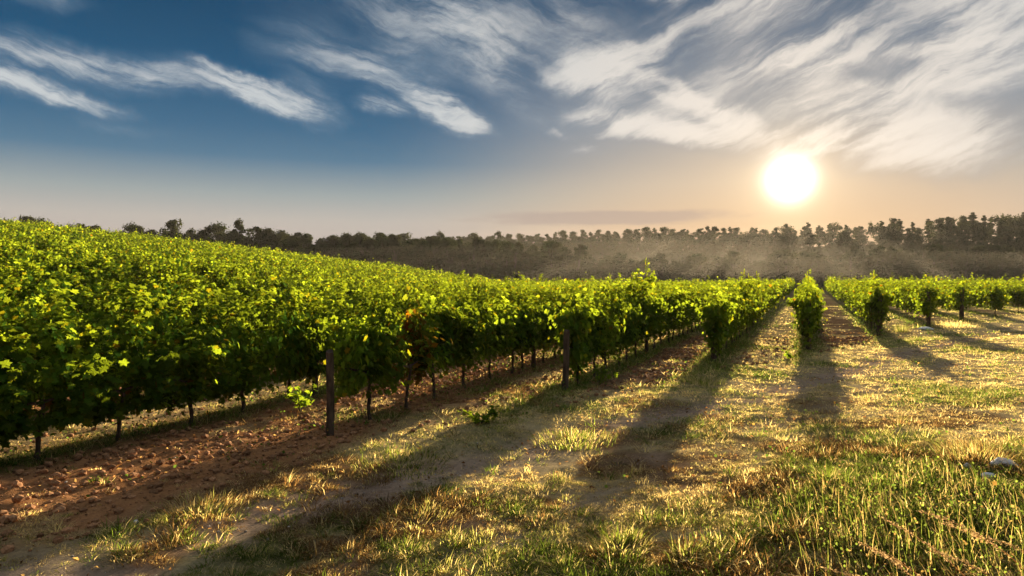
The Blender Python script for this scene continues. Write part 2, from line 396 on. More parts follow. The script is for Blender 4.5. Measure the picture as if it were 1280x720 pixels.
mm, w = new_mat('valley_mist')
pv = w.n('ShaderNodeVolumePrincipled', {'Color': (.92, .80, .62, 1), 'Density': .00044, 'Anisotropy': .45})
w.n('ShaderNodeOutputMaterial', {1: pv.outputs[0]})
def mist_bank(cx, cy, rx, ry, h, seed):
    u, v = np.meshgrid(np.linspace(0, 2 * np.pi, 49)[:-1], np.linspace(0.02, np.pi - .02, 17))
    b = 1 + .4 * (fbm(np.cos(u) * 2 + 5, np.sin(u) * 2 + v, 3, seed) - .5)
    x, y = cx + rx * b * np.cos(u) * np.sin(v), cy + ry * b * np.sin(u) * np.sin(v)
    z = h * np.cos(v) * (.65 + .7 * fbm(x * .03, y * .03, 2, seed + 4)); z = np.where(z < 0, z * .4, z)
    V = np.stack([x, y, z], -1).reshape(-1, 3); ny_, nx_ = u.shape; F, T = [], []
    for a in range(ny_ - 1):
        for c in range(nx_):
            F += [a * nx_ + c, (a + 1) * nx_ + c, (a + 1) * nx_ + (c + 1) % nx_, a * nx_ + (c + 1) % nx_]; T.append(4)
    F += list(range(nx_)); T.append(nx_); F += list(range(ny_ * nx_ - 1, (ny_ - 1) * nx_ - 1, -1)); T.append(nx_)
    tag(link('mist', mesh_from('mist', V, F, T, mm)), kind='stuff')
for (mx, my, ra, rb, mh_, sd) in [(85, 214, 150, 24, 13, 3), (50, 178, 140, 24, 9, 15), (15, 134, 170, 24, 6.5, 9)]:
    for q_ in (.4, .7, 1.0, 1.35):                      # thins out upwards
        mist_bank(mx, my, ra * (.8 + .2 * q_), rb * (.75 + .25 * q_), mh_ * q_, sd)
# far blue hills beyond the crest
hx = np.linspace(-330, -150, 90); hy = np.linspace(262, 330, 12)
HX, HY = np.meshgrid(hx, hy)
prof = np.exp(-((HX + 215) / 26) ** 2) * 21.5 + np.exp(-((HX + 180) / 22) ** 2) * 18 + np.exp(-((HX + 265) / 30) ** 2) * 18
HZ = -3 + prof * np.sin(np.clip((HY - 262) / 68, 0, 1) * np.pi) ** .6 + 1.2 * (fbm(HX * .08, HY * .08, 3, 5) - .5)
ii = np.arange(HX.size).reshape(HX.shape)
hq = np.stack([ii[:-1, :-1], ii[:-1, 1:], ii[1:, 1:], ii[1:, :-1]], -1).reshape(-1, 4)
mhl, w = new_mat('wooded_hill')
f, _ = w.noise(w.n('ShaderNodeTexCoord').outputs['Object'], .4, 5)
pr = w.n('ShaderNodeBsdfPrincipled', {'Base Color': w.mix(f, (.05, .07, .06, 1), (.09, .10, .09, 1)), 'Roughness': 1.0, 'Specular IOR Level': 0})
w.n('ShaderNodeOutputMaterial', {0: pr.outputs[0]})
tag(link('hills', mesh_from('hills', np.stack([HX, HY, HZ], -1).reshape(-1, 3), hq.ravel(), np.full(len(hq), 4), mhl, None, True)), kind='structure')

# ================================================================== leaves
def frames(nrm, up):
    """rotation matrices (n,3,3): columns side, along, normal"""
    nrm = nrm / (np.linalg.norm(nrm, axis=1)[:, None] + 1e-9)
    al = up - nrm * np.sum(up * nrm, 1)[:, None]
    al /= np.linalg.norm(al, axis=1)[:, None] + 1e-9
    sd = np.cross(al, nrm)
    return np.stack([sd, al, nrm], -1)
def scatter(mb, tpl_v, tpl_f, tpl_t, pos, R, size, col):
    n, k = len(pos), len(tpl_v)
    sz = np.asarray(size); sz = sz[:, None, None] if sz.ndim == 1 else sz
    v = np.einsum('nij,kj->nki', R, tpl_v) * sz + pos[:, None]
    f = np.asarray(tpl_f)[None] + (np.arange(n) * k)[:, None]
    mb.add(v.reshape(-1, 3), f.ravel(), np.tile(tpl_t, n), np.repeat(col, k, 0))
# five lobed vine leaf, stalk end at the origin, tip along +y, folded a little along the midrib
LO = [(0, 0), (.28, -.16), (.50, .10), (.36, .30), (.58, .58), (.26, .62), (0, 1.05), (-.26, .62), (-.58, .58), (-.36, .30), (-.50, .10), (-.28, -.16)]
LEAF_V = np.array([(x, y, .10 * abs(x) - .18 * max(0, y - .4) ** 2 - (.06 if abs(x) > .4 else 0)) for x, y in LO] + [(0, .40, -.02)])
LEAF_F, LEAF_T = [], []
for i in range(12): LEAF_F += [12, i, (i + 1) % 12]; LEAF_T.append(3)
QUAD_V = np.array([(0, -.1, 0), (.48, .38, .05), (0, 1.0, -.06), (-.48, .38, .05)]); QUAD_F, QUAD_T = [0, 1, 2, 3], [4]

def unit(v): return v / (np.linalg.norm(v, axis=1)[:, None] + 1e-9)
def vine_points(nl, g, half=.54, top=1.62, bottom=.52, z0=.58):
    """leaf positions, normals and directions of one vine trained along x"""
    ns = 12
    sx = g.uniform(-half, half, ns); tops = g.normal(top - .17, .17, ns); tops[g.integers(0, ns, 2)] += g.uniform(.15, .40)
    lean = g.normal(0, .16, ns); droop = g.uniform(0, 1, ns) < .45; side = g.choice([-1, 1], ns); ly = g.normal(0, .07, ns)
    s = g.integers(0, ns, nl); u = g.uniform(0, 1, nl) ** 1.0
    z = z0 + (tops[s] - z0) * u; x = sx[s] + lean[s] * u; y = ly[s] + side[s] * .10 * u
    dd = droop[s] & (u > .62); k = np.clip((u - .62) / .38, 0, 1)
    y = np.where(dd, y + side[s] * .27 * k, y); z = np.where(dd, z - .55 * k * (tops[s] - z0) * .62, z)
    width = np.interp(z, [.5, .8, 1.2, 1.6, 1.9], [.22, .30, .25, .16, .05])
    off = g.normal(0, 1, (nl, 3)); y = y + off[:, 1] * width * .46; x = x + off[:, 0] * .07; z = z + off[:, 2] * .05
    hang = g.uniform(0, 1, nl) < .11; z = np.where(hang, g.uniform(bottom - .12, .8, nl), z)
    pos = np.stack([x, y, np.maximum(z, z0 - .22)], 1)
    sb = g.normal(0, .45, (ns, 3))[s]
    out = np.stack([g.normal(0, .30, nl), np.sign(y) * g.uniform(.3, 1.0, nl) + g.normal(0, .25, nl), g.normal(.50, .28, nl)], 1) + sb
    out[:, 2] += .5 * (z > 1.4)
    dr = np.stack([g.normal(0, .6, nl), np.sign(y) * .5 + g.normal(0, .4, nl), -.55 + g.normal(0, .45, nl)], 1)
    return pos, unit(out), unit(dr)
def vine_tint(g, pos, old=.05):
    n = len(pos); b = g.normal(1, .16, n)[:, None]
    yl = g.uniform(0, 1, n)[:, None]
    cell = np.floor(pos[:, 0] * 5.0).astype(int) * 7 + np.floor(pos[:, 2] * 3.5).astype(int)
    b = b * g.normal(1, .26, 400)[cell % 400][:, None]
    c = np.ones((n, 3)) * b
    fresh = sstep(1.15, 1.65, pos[:, 2])[:, None] * g.uniform(.0, 1.0, n)[:, None]     # young tip leaves are paler
    c = c * (1 + fresh * np.array([.55, .38, .15]))
    c = np.where(yl > .93, c * np.array([1.7, 1.15, .7]), c)
    c = np.where(g.uniform(0, 1, n)[:, None] < old * .12, c * np.array([1.5, .6, .5]), c)
    return np.clip(c, .3, 2.6)
FOL = []
for i in range(13):
    g = np.random.default_rng(100 + i); mb = MB()
    nl = 1400
    P, N_, D_ = vine_points(nl, g) if i < 9 else vine_points(nl, g, z0=.37)
    scatter(mb, LEAF_V, LEAF_F, LEAF_T, P, frames(N_, D_), g.uniform(.055, .102, nl), vine_tint(g, P))
    # a few bare shoot ends between the leaves
    for k in range(6):
        x0 = g.uniform(-.5, .5); h = g.uniform(1.4, 1.85)
        zz = np.linspace(.66, h, 6)
        mb.tube(np.stack([x0 + g.normal(0, .1) * (zz - .66), g.normal(0, .08) * (zz - .66), zz], 1), np.linspace(.006, .002, 6), 4, (.9, .8, .6))
    FOL.append(mb.mesh('foliage', M_VINE))
# one vine turned red and brown
g = np.random.default_rng(333); mb = MB(); P, N_, D_ = vine_points(560, g)
rc = vine_tint(g, P) * np.where((g.uniform(0, 1, 560) < .45)[:, None], np.array([1.25, .50, .7]), np.array([1, .9, 1]))
scatter(mb, LEAF_V, LEAF_F, LEAF_T, P, frames(N_, D_), g.uniform(.075, .13, 560), rc)
FOL_RED = mb.mesh('foliage', M_VINE)
# bushy ends of rows: leaves wrap the end post down to the grass
FOL_END = []
for i in range(3):
    g = np.random.default_rng(400 + i); mb = MB(); nl = 900
    P, N_, D_ = vine_points(nl, g, half=.50, top=1.70)
    low = g.uniform(0, 1, nl) < .17
    P[low, 2] = g.uniform(.18, 1.2, low.sum()); P[low, 1] = g.normal(0, .10, low.sum()); P[low, 0] = g.normal(.0, .16, low.sum()); P[:, 1] *= np.interp(P[:, 2], [.4, 1.1, 1.5], [.50, .95, 1.35])
    scatter(mb, LEAF_V, LEAF_F, LEAF_T, P, frames(N_, D_), g.uniform(.075, .135, nl), vine_tint(g, P))
    FOL_END.append(mb.mesh('foliage', M_VINE))
TRUNK = []
for i in range(5):
    g = np.random.default_rng(200 + i); mb = MB()
    z = np.linspace(-.06, .70, 9); wob = np.cumsum(g.normal(0, .012, (9, 2)), 0)
    mb.tube(np.stack([wob[:, 0], wob[:, 1], z], 1), np.linspace(.030, .021, 9) * g.uniform(.85, 1.2, 9), 7)
    for sg in (-1, 1):
        a = np.linspace(0, .5, 6)
        mb.tube(np.stack([wob[-1, 0] + sg * a, wob[-1, 1] + g.normal(0, .01, 6), .66 + .08 * np.sin(a * 3.1) + g.normal(0, .008, 6)], 1), np.linspace(.020, .011, 6), 6)
    TRUNK.append(mb.mesh('trunk', M_BARK, True))

# ------------------------------------------------------------------ vine positions
vines = []
for n in ROWS:
    st = ENDS.get(n, row_end(n)) + .35
    if st > 150: continue
    L = np.arange(st, 200, 1.0)
    L = L + rng.uniform(-.14, .14, len(L)); L[0] = st
    X, Y = xy(n + rng.normal(0, .04, len(L)), L)
    lim = np.where(X < -2, np.interp(X, [-100, -40, -2], [113, 108, 98]), 98)
    ok = (Y > 1.5) & (Y < lim) & (X > -.87 * Y - 3.2) & (X < .87 * Y + 3.2)
    for i in np.nonzero(ok)[0]: vines.append((n, L[i], X[i], Y[i], i == 0))
va = np.array([(v[2], v[3]) for v in vines])
dist = np.hypot(va[:, 0], va[:, 1])
infr = np.abs(va[:, 0]) < .80 * va[:, 1] + .6
# the largest in the picture: near ones, and the ends of the rows
order = np.argsort(dist + np.where(infr, 0, 60) - np.array([25.0 if v[4] and v[3] < 70 else 0 for v in vines]))
solo = set(order[:298].tolist())
vz = gz(va[:, 0], va[:, 1])
ROT = math.pi / 2 - TH
row_name = {-7.95: 'in the leftmost near row, dark above the red soil', -5.8: 'in the row behind the leaning grey post', -4.05: 'in the row behind the second brown post',
            -2.15: 'in the row ending at the bushy corner vine', 0.0: 'in the single row straight under the sun', 2.35: 'in the first row right of the lone centre row',
            4.6: 'in the second row right of the lone centre row', 6.9: 'in the third row right of the lone centre row', 9.1: 'in the fourth row right of the lone centre row'}
end_label = {-5.8: 'end grapevine behind the leaning grey post, its shoots open over bare earth', -4.05: 'end grapevine wrapped round the second brown post, low bright leaves',
             -2.15: 'bushy end grapevine of the row just left of the straight alley', 0.0: 'narrow bushy grapevine standing alone straight under the sun',
             2.35: 'dark bushy end grapevine with the long slanting shadow, right of the lone centre row', 4.6: 'dark square-topped end grapevine, second right of the lone centre row',
             6.9: 'end grapevine with a post beside the dry grass, third right of the lone centre row'}
red_one = min(range(len(vines)), key=lambda i: abs(vines[i][0] + 5.8) * 50 + abs(vines[i][1] - 9.4))
for i in sorted(solo):
    n, r, X, Y, end = vines[i]
    g = np.random.default_rng(5000 + i)
    hs = 1.0 + .08 * sstep(-6, 0, n) + g.normal(0, .085)
    o = thing('grapevine', (X, Y, vz[i]), ROT + (math.pi if g.uniform() < .5 and not end else 0) + g.normal(0, .04), (g.uniform(.95, 1.1), g.uniform(.92, 1.12) * ((.92 if end else .80) if n > -3 else .95), hs))
    if i == red_one: fm = FOL_RED
    elif end and -5.0 < n < 4.0: fm = FOL_END[i % 3]
    elif -12 < n < -7: fm = FOL[9 + int(g.integers(0, 4))]
    else: fm = FOL[int(g.integers(0, 9))]
    link('trunk', TRUNK[int(g.integers(0, 5))], o); link('foliage', fm, o)
    if end and n in end_label: lab, gr = end_label[n], 'grapevines at the row ends'
    elif i == red_one: lab, gr = 'grapevine with a patch of red and brown leaves behind the leaning grey post', 'grapevines at the row ends'
    elif n in row_name: lab = 'leafy green grapevine ' + row_name[n]; gr = lab.replace('leafy green grapevine', 'grapevines')
    elif n > 0: lab, gr = 'distant leafy grapevine in the rows at the far right', 'grapevines far right'
    else: lab, gr = 'leafy green grapevine on the left slope behind the leftmost near row', 'grapevines on the left slope'
    tag(o, lab, 'grapevine', gr)
# every other vine of the field
mb = MB(); g = np.random.default_rng(77)
rest = [i for i in range(len(vines)) if i not in solo]
for i in rest:
    n, r, X, Y, end = vines[i]
    d = dist[i]; nl = 330 if d < 42 else (190 if d < 65 else 110)
    P, N_, D_ = vine_points(nl, g)
    sz = g.uniform(.085, .135, nl) * (1.0 if d < 42 else (1.3 if d < 65 else 1.7))
    hs = 1.0 + .10 * float(sstep(-6, 0, n)) + g.normal(0, .11)
    Rz = np.array([[math.cos(ROT), -math.sin(ROT), 0], [math.sin(ROT), math.cos(ROT), 0], [0, 0, 1]])
    tint = vine_tint(g, P)
    pos = (P * np.array([1, .75 if n > -3 else 1, hs])) @ Rz.T + np.array([X, Y, vz[i]])
    scatter(mb, QUAD_V, QUAD_F, QUAD_T, pos, frames(N_ @ Rz.T, D_ @ Rz.T), sz, tint)
tag(link('vineyard_foliage', mb.mesh('vineyard_foliage', M_VINE)), 'green rows of grapevines covering the slope and the far flat field', 'vineyard', kind='stuff')
print('vines', len(vines), 'rest', len(rest))

# ------------------------------------------------------------------ posts
def post_mesh(seed, h, r0, lean):
    g = np.random.default_rng(seed); mb = MB()
    z = np.array([-.15, 0, .2, .5, .8, h - .03, h]); k = len(z)
    mb.tube(np.stack([lean[0] * z + g.normal(0, .006, k), lean[1] * z + g.normal(0, .006, k), z], 1), np.array([r0 * 1.08, r0 * 1.06, r0, r0 * .98, r0 * .95, r0 * .94, r0 * .82]), 12)
    return mb.mesh('wooden_post', M_POST, False)
posts = [(-5.8, 7.3, 1.12, .054, (.03, -.10), 'leaning grey round post at the end of the second near row, dark vine behind'),
         (-4.05, 11.75, 1.10, .058, (.01, -.05), 'brown upright post at the row end beside low bright vine leaves'),
         (-2.15, 17.35, 1.40, .065, (.02, -.03), 'dark post hidden in the bushy corner vine left of the straight alley'),
         (0.0, 21.25, 1.40, .075, (0, 0), 'dark post inside the lone vine straight under the sun'),
         (2.35, 27.95, 1.45, .075, (.01, 0), 'dark post at the head of the vine casting the long slanting shadow'),
         (4.6, 33.1, 1.5, .08, (-.02, 0), 'thick dark post of the second row right of the lone centre row'),
         (6.9, 39.6, 1.55, .09, (.02, 0), 'dark post above the dry grass at the third row right of the lone centre row')]
for i, (n, r, h, r0, ln, lab) in enumerate(posts):
    X, Y = xy(n, r)
    tag(link('wooden_post', post_mesh(900 + i, h, r0, ln), loc=(X, Y, float(gz(X, Y)))), lab, 'post', 'posts at the row ends')
for i, (n, r, lab) in enumerate([(-7.95, 9.6, 'grey post half hidden under the leftmost near row, weeds at its foot'),
                                 (-5.8, 14.6, 'thin dark post under the leaves farther along the leaning post row'),
                                 (-4.05, 18.5, 'thin dark post under the leaves farther along the brown post row')]):
    X, Y = xy(n, r)
    tag(link('wooden_post', post_mesh(930 + i, 1.25, .05, (0, .01)), loc=(X, Y, float(gz(X, Y)))), lab, 'post', 'posts inside the rows')

# ================================================================== trees
def tree_meshes(seed, h, wid, kind, nlf=110, qs=.72):
    g = np.random.default_rng(seed)
    tb = MB(); z = np.linspace(-.6, h * .62, 8); wob = np.cumsum(g.normal(0, .10, (8, 2)), 0)
    axis_ = np.stack([wob[:, 0], wob[:, 1], z], 1)
    tb.tube(axis_, np.linspace(.22, .06, 8) * h / 11, 7)
    cr = MB(); lobes = []
    nlob = 50 if kind == 'broad' else 40
    for k in range(nlob):
        if kind == 'broad':
            u = g.uniform(.02, 1); th = g.uniform(0, 6.28); rr = wid * .5 * math.sin(min(1, .18 + u * 1.02) * 2.75) ** .7 * g.uniform(.10, 1.0) if u < .97 else .2
            rr = max(rr, .1); c = np.array([rr * math.cos(th), rr * math.sin(th), h * (.12 + .82 * u)]); s = np.array([1, 1, .8]) * wid * g.uniform(.07, .16)
        else:
            u = g.uniform(.18, 1); th = g.uniform(0, 6.28); rr = wid * .5 * (1.04 - u) ** .75 * g.uniform(.3, 1)
            c = np.array([rr * math.cos(th), rr * math.sin(th), h * u]); s = np.array([1, 1, .38]) * wid * (.10 + .16 * (1 - u))
        j = min(7, max(1, int(u * 6)))
        m = (axis_[j] + c) / 2 + g.normal(0, .15, 3)
        tb.tube(np.array([axis_[j], m, c]), np.array([.06, .04, .02]) * h / 11, 4, cap=False)
        lobes.append((c, s, g.uniform(.75, 1.3)))
    for c, s, b in lobes:
        nl = nlf
        d = unit(g.normal(0, 1, (nl, 3))); rad = g.uniform(.30, 1.15, nl)[:, None] ** .6 * np.where(g.uniform(0, 1, nl) < .12, 1.45, 1.0)[:, None]
        P = c + d * rad * s
        nrm = unit(d + g.normal(0, .35, (nl, 3)) + np.array([0, 0, .3])); dr = unit(g.normal(0, 1, (nl, 3)))
        col = np.ones((nl, 3)) * (b ** .5 * g.normal(1, .10, nl)[:, None]) * np.array([1 + g.normal(0, .08), 1, 1])
        scatter(cr, QUAD_V, QUAD_F, QUAD_T, P, frames(nrm, dr), g.uniform(.26, .52, nl) * qs * h / 11, np.clip(col, .3, 2))
    return tb.mesh('trunk', M_TBARK, True), cr
TREES = []
for i, (h, wd, kd) in enumerate([(11, 7.0, 'broad'), (10, 6.2, 'broad'), (12, 6.4, 'broad'), (9, 6.8, 'broad'), (11.5, 5.2, 'broad'), (12, 5.0, 'pine'), (8, 6.5, 'broad'), (12, 5.5, 'pine')]):
    tm, cmb = tree_meshes(700 + i, h, wd, kd)
    low = tree_meshes(760 + i, h, wd, kd, 40, 1.1)[1]
    TREES.append((tm, low, cmb.mesh('crown', M_TREE), h))
def plant_tree(X, Y, hgt, v, lab, gr):
    s = hgt / TREES[v][3]; z = float(ground_z(X, Y))
    o = thing('tree', (X, Y, z - .1), rng.uniform(0, 6.28), (s * rng.uniform(.9, 1.2), s * rng.uniform(.9, 1.2), s))
    link('trunk', TREES[v][0], o); link('crown', TREES[v][2], o)
    tag(o, lab, 'tree', gr)
wood_pts = []
def top_for(px, py, Y): return EYE + (347 - py) / 853.0 * Y       # height that a distant top reaches
trees = []
# front edge of the wood: taller on the left, lower on the right
for k in range(3):
    Yb = (157, 166, 176)[k]
    x = -150 + k * 1.7
    while x < 150:
        Y = Yb + rng.uniform(-3, 3)
        base = np.interp(x, [-150, -95, -60, -20, 0, 12, 30, 55, 90, 150], [13.5, 14.2, 14.0, 13.2, 12.2, 9.8, 8.0, 7.8, 8.8, 9.4])
        trees.append((x, Y, base * (rng.uniform(.82, 1.10) if x < 5 else rng.uniform(.72, 1.28)), k)); x += rng.uniform(2.3, 3.8)
front = len(trees)
# ridge behind on the right
for k in range(3):
    Yb = (268, 255, 242)[k]; x = -60 + k * 2
    while x < 215:
        Y = Yb + rng.uniform(-4, 4); z = float(ground_z(x, Y))
        want = np.interp(x / Y * 853 + 640, [430, 640, 700, 800, 950, 1010, 1100, 1180, 1280, 1400], [288, 289, 287, 283, 281, 280, 274, 270, 266, 264])
        tgt = EYE + (347 - want) / 853 * Y - k * 1.6
        trees.append((x, Y, max(4.5, tgt - z) * (rng.uniform(.86, 1.02) if x < 95 else rng.uniform(.78, 1.16)), 3 + k)); x += rng.uniform(2.6, 4.2) if x < 95 else rng.uniform(3.4, 5.6)
print('trees', len(trees))
trees = [t for t in trees if abs(t[0]) < .82 * t[1]]
trees_solo = ([t for t in trees if t[3] in (0, 3)] + [t for t in trees if t[3] == 1] + [t for t in trees if t[3] == 4])[:280]
names = {0: 'front edge of the wood', 1: 'second line of the wood', 3: 'skyline of the far ridge', 4: 'slope below the far ridge'}
for (x, Y, h, k) in trees_solo:
    v = int(rng.choice([0, 1, 2, 3, 4, 6], p=[.22, .18, .2, .16, .14, .1]))
    if k == 3 and rng.uniform() < (.55 if x > 95 else .2): v = 5 if rng.uniform() < .5 else 7
    sidew = 'left half' if x < -14 else ('middle of the photo' if x < 40 else 'right of the sun')
    lab = f"hazy dark tree on the {names[k]}, {sidew}"[:200]
    plant_tree(x, Y, h, v, lab, f"trees on the {names[k]}, {sidew.split(',')[0]}")
# the rest of the wood behind and between, one mass
mb = MB(); g = np.random.default_rng(88)
used = set(id(t) for t in trees_solo)
fill = [t for t in trees if id(t) not in used]
for k in range(300):
    x, Y = g.uniform(-150, 190), g.uniform(185, 238)
    if k > 150: x, Y = g.uniform(-140, 140), g.uniform(160, 180)
    if abs(x) > .85 * Y: continue
    fill.append((x, Y, (g.uniform(6, 9) if x > 0 else g.uniform(8, 11)) * (.5 if k > 150 else 1), 9))
for (x, Y, h, k) in fill:
    tm, cmb, me, h0 = TREES[int(g.choice([0, 1, 2, 3, 4, 6]))]
    s = h / h0; a = g.uniform(0, 6.28); V = np.concatenate(cmb.v); F = np.concatenate(cmb.f); T = np.concatenate(cmb.t); Cc = np.concatenate(cmb.c)
    Rz = np.array([[math.cos(a), -math.sin(a), 0], [math.sin(a), math.cos(a), 0], [0, 0, 1]])
    mb.add((V * s) @ Rz.T + np.array([x, Y, float(ground_z(x, Y)) - .1]), F, T, Cc)
tag(link('woodland', mb.mesh('woodland', M_TREE)), 'hazy wood filling the valley between its front trees and the ridge', 'woodland', kind='stuff')
# lone trees over the crest on the far left
for (px, py, Y, v, lab) in [(35, 268, 150, 0, 'tiny lone tree on the crest of the vineyard slope at the far left'),
                            (100, 277, 165, 3, 'small tree just over the crest, right of the pale blue hills'),
                            (118, 278, 162, 1, 'small bushy tree over the crest at the left end of the wood')]:
    X = (px - 640) / 853 * Y; z = float(ground_z(X, Y))
    plant_tree(X, Y, top_for(px, py, Y) - z, v, lab, 'trees over the crest')
# pale bush at the end of the slope
X, Y = .7, 104.0
plant_tree(X, Y, 2.6 - float(ground_z(X, Y)) + .2, 6, 'small pale bush where the vineyard slope meets the flat field', 'trees over the crest')

# ================================================================== grass
def blades(mb, X, Y, h, wd, col, bend, az=None, seg=2):
    n = len(X); g = rng
    if az is None: az = g.uniform(0, 2 * np.pi, n)
    Z = gz(X, Y) - .006
    d = np.stack([np.cos(az), np.sin(az)], 1); s = np.stack([-d[:, 1], d[:, 0]], 1)
    lean = bend * h
    def P(u, side):
        off = d * (lean * u ** 1.8)[:, None] + s * (side * wd)[:, None]
        return np.stack([X + off[:, 0], Y + off[:, 1], Z + h * u * (1 - .22 * bend * u)], 1)
    if seg == 2:
        v = np.stack([P(0.0 * h, -.5 * np.ones(n)), P(0 * h, .5 * np.ones(n)), P(.55 + 0 * h, -.38 * np.ones(n)), P(.55 + 0 * h, .38 * np.ones(n)), P(1 + 0 * h, np.zeros(n))], 1)
        f = np.array([0, 1, 3, 2, 2, 3, 4]); t = [4, 3]; k = 5
    else:
        v = np.stack([P(0 * h, -.5 * np.ones(n)), P(0 * h, .5 * np.ones(n)), P(1 + 0 * h, np.zeros(n))], 1)
        f = np.array([0, 1, 2]); t = [3]; k = 3
    mb.add(v.reshape(-1, 3), (f[None] + (np.arange(n) * k)[:, None]).ravel(), np.tile(t, n), np.repeat(col, k, 0))
GREEN, STRAW, RED, OLIVE = np.array([.12, .17, .028]), np.array([.78, .62, .33]), np.array([.24, .14, .06]), np.array([.38, .37, .12])
def sample(y0, y1, count, xl=-.86, xr=.86, pad=.8):
    Y = np.sqrt(rng.uniform(y0 ** 2, y1 ** 2, count)); X = rng.uniform(xl, xr, count) * (Y + pad)
    return X, Y
grass = MB()
def turf(cx, cy, per, rad, wd, seg, hs, stray=0.0):
    """tufts of bent blades leaning out of each centre"""
    soil, track, green, red, t, drow, ins = masks(cx, cy)
    n_, r_ = nr(cx, cy)
    keep = rng.uniform(0, 1, len(cx)) < (1 - .97 * soil) * (1 - .88 * track) * np.where(n_ < -8.4, .4, 1) * sstep(.18, .46, fbm(cx * 1.9, cy * 1.9, 3, 91) + .12 * green)
    cx, cy, green, red, t, drow, ins = [q_[keep] for q_ in (cx, cy, green, red, t, drow, ins)]
    m = len(cx)
    lush = sstep(4.2, 6.4, t + 2.4 * (fbm(cx * .7, cy * .7, 3, 17) - .5)) * sstep(8.5, 5.5, cy)
    under = sstep(.6, .2, drow) * ins
    big = (rng.uniform(0, 1, m) < .05 + .16 * lush + .08 * green) * 1.0
    hh = (.020 + .014 * green + .030 * lush + .050 * big + .06 * under) * rng.uniform(.6, 1.5, m) * hs
    uu = rng.uniform(0, 1, m); gs = np.clip(green * .62 + lush * .48 + under * .5 + big * .35, 0, .92)
    base = np.where((uu < gs)[:, None], GREEN, np.where((uu < gs + .22)[:, None], OLIVE, STRAW))
    base = np.where((rng.uniform(0, 1, m) < red * .75)[:, None], RED * rng.uniform(.7, 1.3, m)[:, None], base)
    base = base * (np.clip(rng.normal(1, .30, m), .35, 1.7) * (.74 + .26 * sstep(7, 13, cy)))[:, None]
    k = np.repeat(np.arange(m), per); n = len(k)
    a_ = rng.uniform(0, 2 * np.pi, n); q_ = rng.uniform(0, 1, n) ** .6 * (rad * (1 + .6 * big[k] + .7 * lush[k]))
    X, Y = cx[k] + q_ * np.cos(a_), cy[k] + q_ * np.sin(a_)
    h = hh[k] * rng.uniform(.5, 1.25, n) * (1.25 - .5 * q_ / (rad * 2))
    dry = rng.uniform(0, 1, n) < .16
    col = np.where(dry[:, None], STRAW * .8, base[k]) * np.clip(rng.normal(1, .16, n), .5, 1.5)[:, None]
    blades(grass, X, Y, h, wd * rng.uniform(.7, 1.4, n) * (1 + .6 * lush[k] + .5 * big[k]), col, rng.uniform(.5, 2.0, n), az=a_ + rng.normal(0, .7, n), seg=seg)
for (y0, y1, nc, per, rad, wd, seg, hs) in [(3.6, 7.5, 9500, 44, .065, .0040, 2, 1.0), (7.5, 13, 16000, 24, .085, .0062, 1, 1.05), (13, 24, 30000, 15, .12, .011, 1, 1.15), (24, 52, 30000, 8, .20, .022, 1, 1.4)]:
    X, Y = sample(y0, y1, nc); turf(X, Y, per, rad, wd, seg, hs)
tag(link('grass', grass.mesh('grass', M_GRASS)), 'short dew-pale grass with green and reddish dry patches on the headland', 'grass', kind='stuff')

# low weeds and leaf litter below the vines and in the soil
weeds = MB()
cnt = 20000
X, Y = sample(4.0, 34, cnt)
soil, track, green, red, t, drow, ins = masks(X, Y)
keep = rng.uniform(0, 1, cnt) < np.clip(sstep(.7, .15, drow) * ins * .9 + .05 * (t > 3.5), 0, 1)
X, Y = X[keep], Y[keep]; n = len(X)
for j in range(7):
    px, py = X + rng.normal(0, .07, n), Y + rng.normal(0, .07, n)
    P = np.stack([px, py, gz(px, py) + rng.uniform(.01, .24, n)], 1)
    N_ = unit(rng.normal(0, .5, (n, 3)) + np.array([0, 0, .8])); D_ = unit(rng.normal(0, 1, (n, 3)))
    col = np.where((rng.uniform(0, 1, n) < .25)[:, None], np.array([.20, .12, .04]), np.array([.085, .14, .025])) * rng.normal(1, .2, n).clip(.5, 1.6)[:, None]
    scatter(weeds, QUAD_V, QUAD_F, QUAD_T, P, frames(N_, D_), rng.uniform(.022, .045, n), col)
tag(link('undergrowth', weeds.mesh('undergrowth', M_GRASS)), 'low weeds and fallen leaves in the strips under the vines', 'weeds', kind='stuff')

lit_ = MB(); cnt = 60000
X, Y = sample(4.0, 26, cnt); soil, track, green, red, t, drow, ins = masks(X, Y)
keep = rng.uniform(0, 1, cnt) < .10 + .35 * soil + .30 * track + .35 * sstep(.9, .2, drow) * ins
X, Y = X[keep], Y[keep]; n = len(X)
P = np.stack([X, Y, gz(X, Y) + rng.uniform(.004, .025, n)], 1)
col = np.where((rng.uniform(0, 1, n) < .4)[:, None], np.array([.34, .22, .10]), np.array([.17, .085, .04])) * rng.normal(1, .25, n).clip(.4, 1.6)[:, None]
scatter(lit_, QUAD_V * np.array([.7, 1, 2.5]), QUAD_F, QUAD_T, P, frames(unit(rng.normal(0, .45, (n, 3)) + np.array([0, 0, .8])), unit(rng.normal(0, 1, (n, 3)))), rng.uniform(.015, .055, n), col)
tag(link('leaf_litter', lit_.mesh('leaf_litter', M_GRASS)), 'dry brown leaves and stalk bits scattered over soil and turf', 'leaf litter', kind='stuff')
